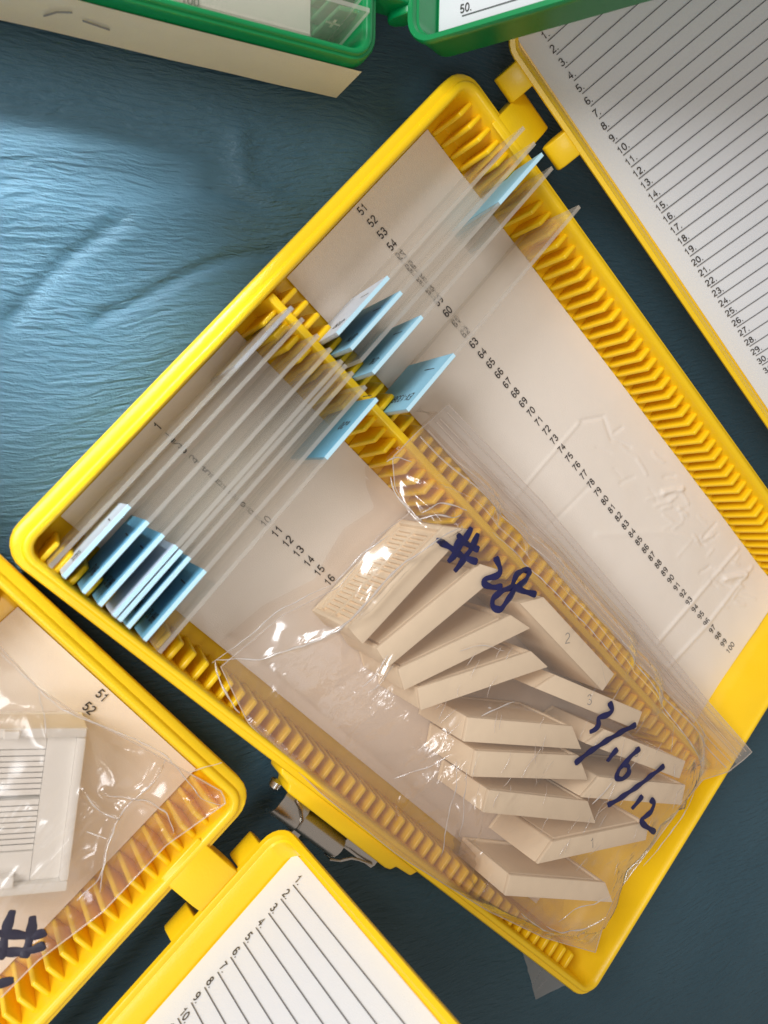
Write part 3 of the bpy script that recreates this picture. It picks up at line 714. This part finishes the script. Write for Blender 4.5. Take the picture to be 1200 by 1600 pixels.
b.build('zip_ridges', M['seam'], bag, smooth=True)
b = MB(); F3 = bl(np.dstack([gx, gy, film + .05]))
loop = list(F3[::2, 0]) + list(F3[-1, ::2]) + list(F3[::-2, -1]) + list(F3[0, ::-2])
b.tube([tuple(q) for q in loop], .17, 6); b.build('welded_edge', M['seam'], bag, smooth=True)
back = np.where(dc < 3.0, 2.62, np.minimum(sup + .25, film - .25))
# soften the back sheet
for _ in range(14):
    bb = back.copy(); bb[1:-1, 1:-1] = (back[:-2, 1:-1] + back[2:, 1:-1] + back[1:-1, :-2] + back[1:-1, 2:]) / 4
    back = np.where((dc < 3.0), 2.62, np.minimum(np.maximum(bb, sup + .2), film - .2))
b = MB(); b.grid(bl(np.dstack([gx, gy, back]))[::2, ::2]); b.build('back_film', M['filmback'], bag, smooth=True, angle=180)

def write_strokes(strokes, hfun, root, orig, m_, name='marker_writing', r=1.0, z0=27):
    mbx = MB()
    for pts in strokes:
        P = []
        for (x, y, *rest) in pts:
            z = z0
            for _ in range(6):
                q = at(x, y, z); z = float(hfun(q[0], q[1])) + .15
            P.append(at(x, y, z))
        P = np.array(P)
        d = np.r_[0, np.cumsum(np.linalg.norm(np.diff(P, axis=0), axis=1))]; n = max(4, int(d[-1] / .5)); t = np.linspace(0, d[-1], n)
        Q = np.stack([np.interp(t, d, P[:, k]) for k in range(3)], 1); Q = smooth_line(Q, 4)
        Q[:, 2] = [float(hfun(a, b_)) + .18 for a, b_ in Q[:, :2]]; Q[:, 2] = smooth_line(Q, 2)[:, 2]
        rr = [r * (1 + .18 * math.sin(k * .55 + len(strokes))) * (0.72 if k in (0, n - 1) else 1) for k in range(n)]
        mbx.tube([tuple(q - np.array(orig)) for q in Q], rr, 8, flat=.12)
    return mbx.build(name, m_, root, smooth=True, angle=80)
st = [[(681, 843), (700, 853), (720, 868), (738, 876), (746, 878)], [(737, 824), (725, 845), (708, 870), (700, 878)], [(715, 834), (722, 845), (738, 855), (748, 859)], [(747, 833), (736, 858), (720, 880), (710, 893)],
      [(711, 858), (712, 850), (722, 842)],
      [(774, 870), (783, 892), (778, 900), (757, 904), (755, 913), (770, 918), (785, 917)],
      [(838, 929), (818, 924), (800, 915), (806, 898), (818, 890), (828, 892), (822, 908), (806, 918), (795, 936), (782, 954), (770, 950), (770, 934), (786, 922), (806, 916)],
      [(952, 1097), (958, 1110), (950, 1117), (934, 1121), (936, 1134), (930, 1140), (921, 1144)], [(994, 1132), (975, 1141), (948, 1157), (925, 1172), (898, 1193)],
      [(965, 1170), (957, 1178), (949, 1190)], [(1000, 1169), (985, 1182), (966, 1205), (962, 1216), (972, 1218), (984, 1208), (983, 1196), (972, 1194)], [(1038, 1196), (1020, 1210), (990, 1233), (965, 1250), (949, 1258)],
      [(1004, 1243), (996, 1254), (987, 1264)], [(1016, 1249), (1023, 1254), (1016, 1270), (1000, 1281), (1006, 1289), (1024, 1301)]]
for grp in ((0, 5), (5, 6), (6, 7), (7, 8), (8, 9), (9, 10), (10, 11), (11, 12), (12, 13), (13, 14)):
    write_strokes(st[grp[0]:grp[1]], film_height, bag, OB, M['marker'], name='inked_character', r=.88)

# pale tubes put in as highlights along the film's folds and creases
def crease(pts, hfun, root, orig, r, mt, z0=24, lift=.1):
    P = np.array([at(x, y, z0) for x, y in pts])
    for q in P:
        q[2] = float(hfun(q[0], q[1]))
    d = np.r_[0, np.cumsum(np.linalg.norm(np.diff(P, axis=0), axis=1))]; n = max(5, int(d[-1] / .9)); t = np.linspace(0, d[-1], n)
    Q = smooth_line(np.stack([np.interp(t, d, P[:, k]) for k in range(3)], 1), 3)
    Q[:, 0] += .18 * vnoise(t / 2.3, t * 0 + r * 90, 61); Q[:, 1] += .18 * vnoise(t / 2.3, t * 0 + 7, 62)
    Q[:, 2] = smooth_line(np.array([[float(hfun(a, b_)) + lift] for a, b_ in Q[:, :2]]), 3)[:, 0]
    return [tuple(q - np.array(orig)) for q in Q], [r * (.15 + .85 * math.sin(math.pi * (k + .5) / n) ** .6) * (.75 + .25 * math.sin(k * .9)) for k in range(n)]
folds = [([(348, 1040), (380, 1037), (415, 1038), (470, 1005), (515, 975), (545, 950), (585, 905), (620, 872), (660, 840), (702, 818)], .42), ([(345, 1042), (352, 1075), (368, 1105), (384, 1124)], .35), ([(340, 1045), (400, 1000), (440, 962), (500, 930), (532, 915)], .25),
         ([(532, 915), (545, 890), (560, 868), (600, 835)], .34), ([(616, 745), (622, 775), (640, 800), (648, 812)], .4), ([(648, 800), (672, 782), (700, 790), (715, 795)], .3), ([(640, 812), (665, 800), (690, 808), (704, 802)], .3),
         ([(612, 722), (622, 712), (650, 722)], .28), ([(700, 1010), (735, 1000), (770, 1010)], .16), ([(735, 1110), (760, 1095), (790, 1090)], .34), ([(590, 1015), (575, 1045), (558, 1070)], .22), ([(600, 1030), (585, 1050), (566, 1078)], .15),
         ([(700, 1180), (698, 1230), (692, 1290), (696, 1345)], .26), ([(712, 1190), (712, 1250), (708, 1300)], .2), ([(690, 1170), (660, 1200), (625, 1225)], .2), ([(845, 1440), (870, 1452), (905, 1448), (930, 1420)], .3), ([(800, 1415), (830, 1440), (870, 1462)], .25),
         ([(860, 1430), (880, 1405), (905, 1400), (935, 1385)], .22), ([(1000, 1350), (1030, 1310), (1060, 1270), (1082, 1235)], .25), ([(930, 960), (975, 1010), (1020, 1080), (1060, 1150), (1085, 1200)], .24), ([(760, 830), (830, 900), (900, 975), (960, 1040)], .2), ([(905, 1245), (925, 1225), (935, 1212)], .3)]
b = MB()
for pts, r in folds:
    v_, rr = crease(pts, film_height, bag, OB, r, None); b.tube(v_, rr, 6, flat=.7)
b.build('fold_highlights', M['fold'], bag, smooth=True, angle=80)
b = MB()
for _ in range(95):
    x = rng.uniform(650, 1060); y = rng.uniform(1010, 1440)
    if y < 1010 + (x - 900) * 1.1 or y > 1180 + (x - 640) * .75 or (x + (y - 1250) * .7) > 1075: continue
    ln = rng.uniform(10, 42); a = math.radians(rng.normal(-62, 16))
    v_, rr = crease([(x, y), (x + ln * .5 * math.cos(a) + rng.uniform(-4, 4), y + ln * .5 * math.sin(a)), (x + ln * math.cos(a), y + ln * math.sin(a))], film_height, bag, OB, rng.uniform(.06, .15), None, z0=27); b.tube(v_, rr, 5, flat=.7)
b.build('crease_glints', M['seam'], bag, smooth=True, angle=80)  # short pale tubes imitate glints on the film

# scrap corner of bag poking out from under the box
sc_ = MB()
c0 = P3([(815, 1478, 1.2), (826, 1520, 1.0), (838, 1563, .9)]); c1 = P3([(905, 1500, 1.2), (906, 1520, 1.2), (884, 1540, .9)])
Gs = coons(c0, c1, P3([(815, 1478, 1.2), (860, 1480, 1.2), (905, 1500, 1.2)]), P3([(838, 1563, .9), (860, 1552, 1.0), (884, 1540, .9)]), 24, 24)
Gs[..., 2] = .5 + .5 * np.abs(vnoise(Gs[..., 0] / 3, Gs[..., 1] / 6, 31)) * 1.5
o0 = Gs[0, 0].copy(); sc_.grid(Gs - o0)
sc_o = sc_.build('bag_corner', M['zip'], None, smooth=True, angle=180); sc_o.location = Vector(o0) * S
tag(sc_o, 'clear plastic corner sticking out under the bottom corner of the big yellow box', 'plastic scrap')

# ------------------------------------------------------------------ white cassette and bag in the second box
q = [at(a, b_, 16)[:2] for a, b_ in ((138, 1137), (105, 1395), (0, 1405))]
exv = q[1] - q[0]; Lw = np.linalg.norm(exv); exv /= Lw
eyv = np.array([exv[1], -exv[0]]); Ww = 62.0
wc = thing('tissue_cassette', 'white slotted cassette inside the milky bag in the lower left yellow box', 'tissue cassette', (q[0][0], q[0][1], 2.8), math.atan2(exv[1], exv[0]))
b = MB()
H = 13.0
b.box((0, -Ww, 0), (Lw, 0, 1.5)); 
b.box((0, -Ww, 1.5), (2.6, 0, H), taper=.1); b.box((Lw - 2.6, -Ww, 1.5), (Lw, 0, H - .4)); b.box((2.6, -2.0, 1.5), (Lw - 2.6, 0, H - .2)); b.box((2.6, -Ww, 1.5), (Lw - 2.6, -Ww + 2, H - .4))
b.box((2.61, -Ww + 2.01, 5.0), (Lw - 2.61, -2.01, 6.0))
b.build('cassette_frame', M['whitecassette'], wc, smooth=True, bevel=.5, angle=40)
g = MB()
for col in (-13.5, -26, -40, -53):
    for k_ in range(18):
        x = 6 + k_ * (Lw - 16) / 18
        if k_ in (8,): continue
        g.box((x, col - 5, 5.95), (x + 1.5, col + 5, 10.4))
for a_, b_ in ((-20.5, -18.6), (-8.4, -2.05), (-33.2, -31.0), (-47.8, -45.1), (-Ww + 2.05, -58.1)):
    g.box((2.65, a_, 5.95), (Lw - 2.65, b_, 10.9))
g.box((2.65, -58, 5.95), (5.6, -8.5, 10.88)); g.box((Lw - 9.6, -58, 5.95), (Lw - 2.65, -8.5, 10.88))
g.build('slatted_face', M['whitecassette'], wc)
g = MB(); g.box((.4, -18, H - .1), (2.4, -14.6, H + 1.3)); g.build('catch', M['whitecassette'], wc, bevel=.3)
g = MB(); g.box((Lw - 5, -30, 9.6), (Lw - 2.4, -12, H + .8)); g.build('catch', M['whitecassette'], wc, bevel=.3)

E_right = P3([(0, 1010, 17), (60, 1075, 18), (120, 1115, 19), (210, 1160, 19), (290, 1205, 20), (345, 1236, 20)])
E_low = P3([(0, 1560, 17), (60, 1500, 17.5), (160, 1425, 18), (260, 1320, 18), (352, 1255, 20.5)])
E_tipe = P3([(345, 1236, 20), (350, 1246, 20.5), (352, 1255, 20.5)])
E_far = [np.array(E_right[0]), np.array(E_right[0]) * .5 + np.array(E_low[0]) * .5 + np.array([-30, -18, 0]), np.array(E_low[0])]
G2 = coons(E_right, E_low, E_far, E_tipe, 170, 130)
x2, y2, z2 = G2[..., 0], G2[..., 1], G2[..., 2]
foot = [tuple(np.array(q[0])), tuple(q[0] + exv * Lw), tuple(q[0] + exv * Lw - np.array([-exv[1], exv[0]]) * Ww), tuple(q[0] - np.array([-exv[1], exv[0]]) * Ww)]
d2 = seg_dist(x2, y2, foot + [foot[0]]); d2[inside(x2, y2, foot)] = 0
z2 = np.maximum(z2, 17.6 - .1 * d2)
a1 = np.linspace(0, 1, 170)[:, None]; b1 = np.linspace(0, 1, 130)[None]
ew = np.clip(np.minimum(1 - a1, np.minimum(b1, 1 - b1)) / .06, 0, 1)
z2 = z2 + ew * (.9 * (1 - 2 * np.abs(vnoise(x2 / 16, y2 / 9, 41))) + .25 * vnoise(x2 / 4, y2 / 4, 42)) * np.clip(d2 / 8, .25, 1)
for pts, amp, wd in ((px([(135, 1240), (160, 1265), (185, 1275)], 20), 1.5, .8), (px([(165, 1240), (215, 1245), (255, 1262), (270, 1300)], 20), 1.3, .8), (px([(255, 1185), (230, 1230), (190, 1260), (165, 1320), (155, 1390)], 20), 1.6, .9),
                     (px([(0, 1020), (50, 1080), (70, 1150)], 19), 1.4, 1.2), (px([(295, 1250), (320, 1235), (345, 1236)], 20), 1.3, .7)):
    z2 += amp * np.exp(-(seg_dist(x2, y2, pts) / wd) ** 2) * ew
bag2 = thing('zip_bag', 'milky plastic bag marked with a number sign around the white cassette', 'plastic bag', (float(q[0][0]), float(q[0][1]), 2.6))
OB2 = np.array([q[0][0], q[0][1], 2.6])
b = MB(); b.grid(G2 * np.array([1, 1, 0]) + np.dstack([0 * z2, 0 * z2, z2]) - OB2); b.build('front_film', M['frostfilm'], bag2, smooth=True, angle=180)
b = MB(); F4 = np.dstack([x2, y2, z2 + .05]) - OB2
b.tube([tuple(q_) for q_ in list(F4[::2, 0]) + list(F4[-1, ::2]) + list(F4[::-2, -1])], .2, 6); b.build('welded_edge', M['seam'], bag2, smooth=True)
def h2(x, y): return z2.flat[np.argmin((x2 - x) ** 2 + (y2 - y) ** 2)]
st2 = [[(20, 1422), (12, 1445), (5, 1475), (0, 1500)], [(51, 1431), (50, 1450), (44, 1478), (37, 1497)], [(-6, 1458), (20, 1460), (52, 1464), (72, 1456)], [(-6, 1487), (20, 1488), (48, 1486), (71, 1476)], [(-4, 1538), (4, 1536), (22, 1531)]]
b = MB()
for pts, r in (([(135, 1240), (150, 1262), (168, 1272), (185, 1275)], .32), ([(160, 1240), (195, 1242), (232, 1248), (258, 1264), (270, 1296)], .26), ([(258, 1185), (240, 1215), (205, 1245), (182, 1275), (166, 1320), (158, 1365), (156, 1392)], .3), ([(0, 1022), (50, 1070), (95, 1108), (150, 1130), (215, 1155), (262, 1182), (290, 1215), (315, 1248), (345, 1256)], .28),
               ([(290, 1205), (320, 1196), (345, 1190)], .2), ([(60, 1080), (70, 1120), (72, 1160)], .2), ([(135, 1300), (165, 1308)], .2), ([(120, 1410), (150, 1380), (160, 1350)], .2)):
    v_, rr = crease(pts, h2, bag2, OB2, r, None, z0=19); b.tube(v_, rr, 6, flat=.7)
b.build('fold_highlights', M['fold'], bag2, smooth=True, angle=80)  # pale tubes stand in for highlights on this bag's folds
write_strokes(st2[:4], h2, bag2, OB2, M['darkmarker'], name='inked_character', r=1.05, z0=19)
write_strokes(st2[4:], h2, bag2, OB2, M['darkmarker'], name='inked_character', r=1.05, z0=19)
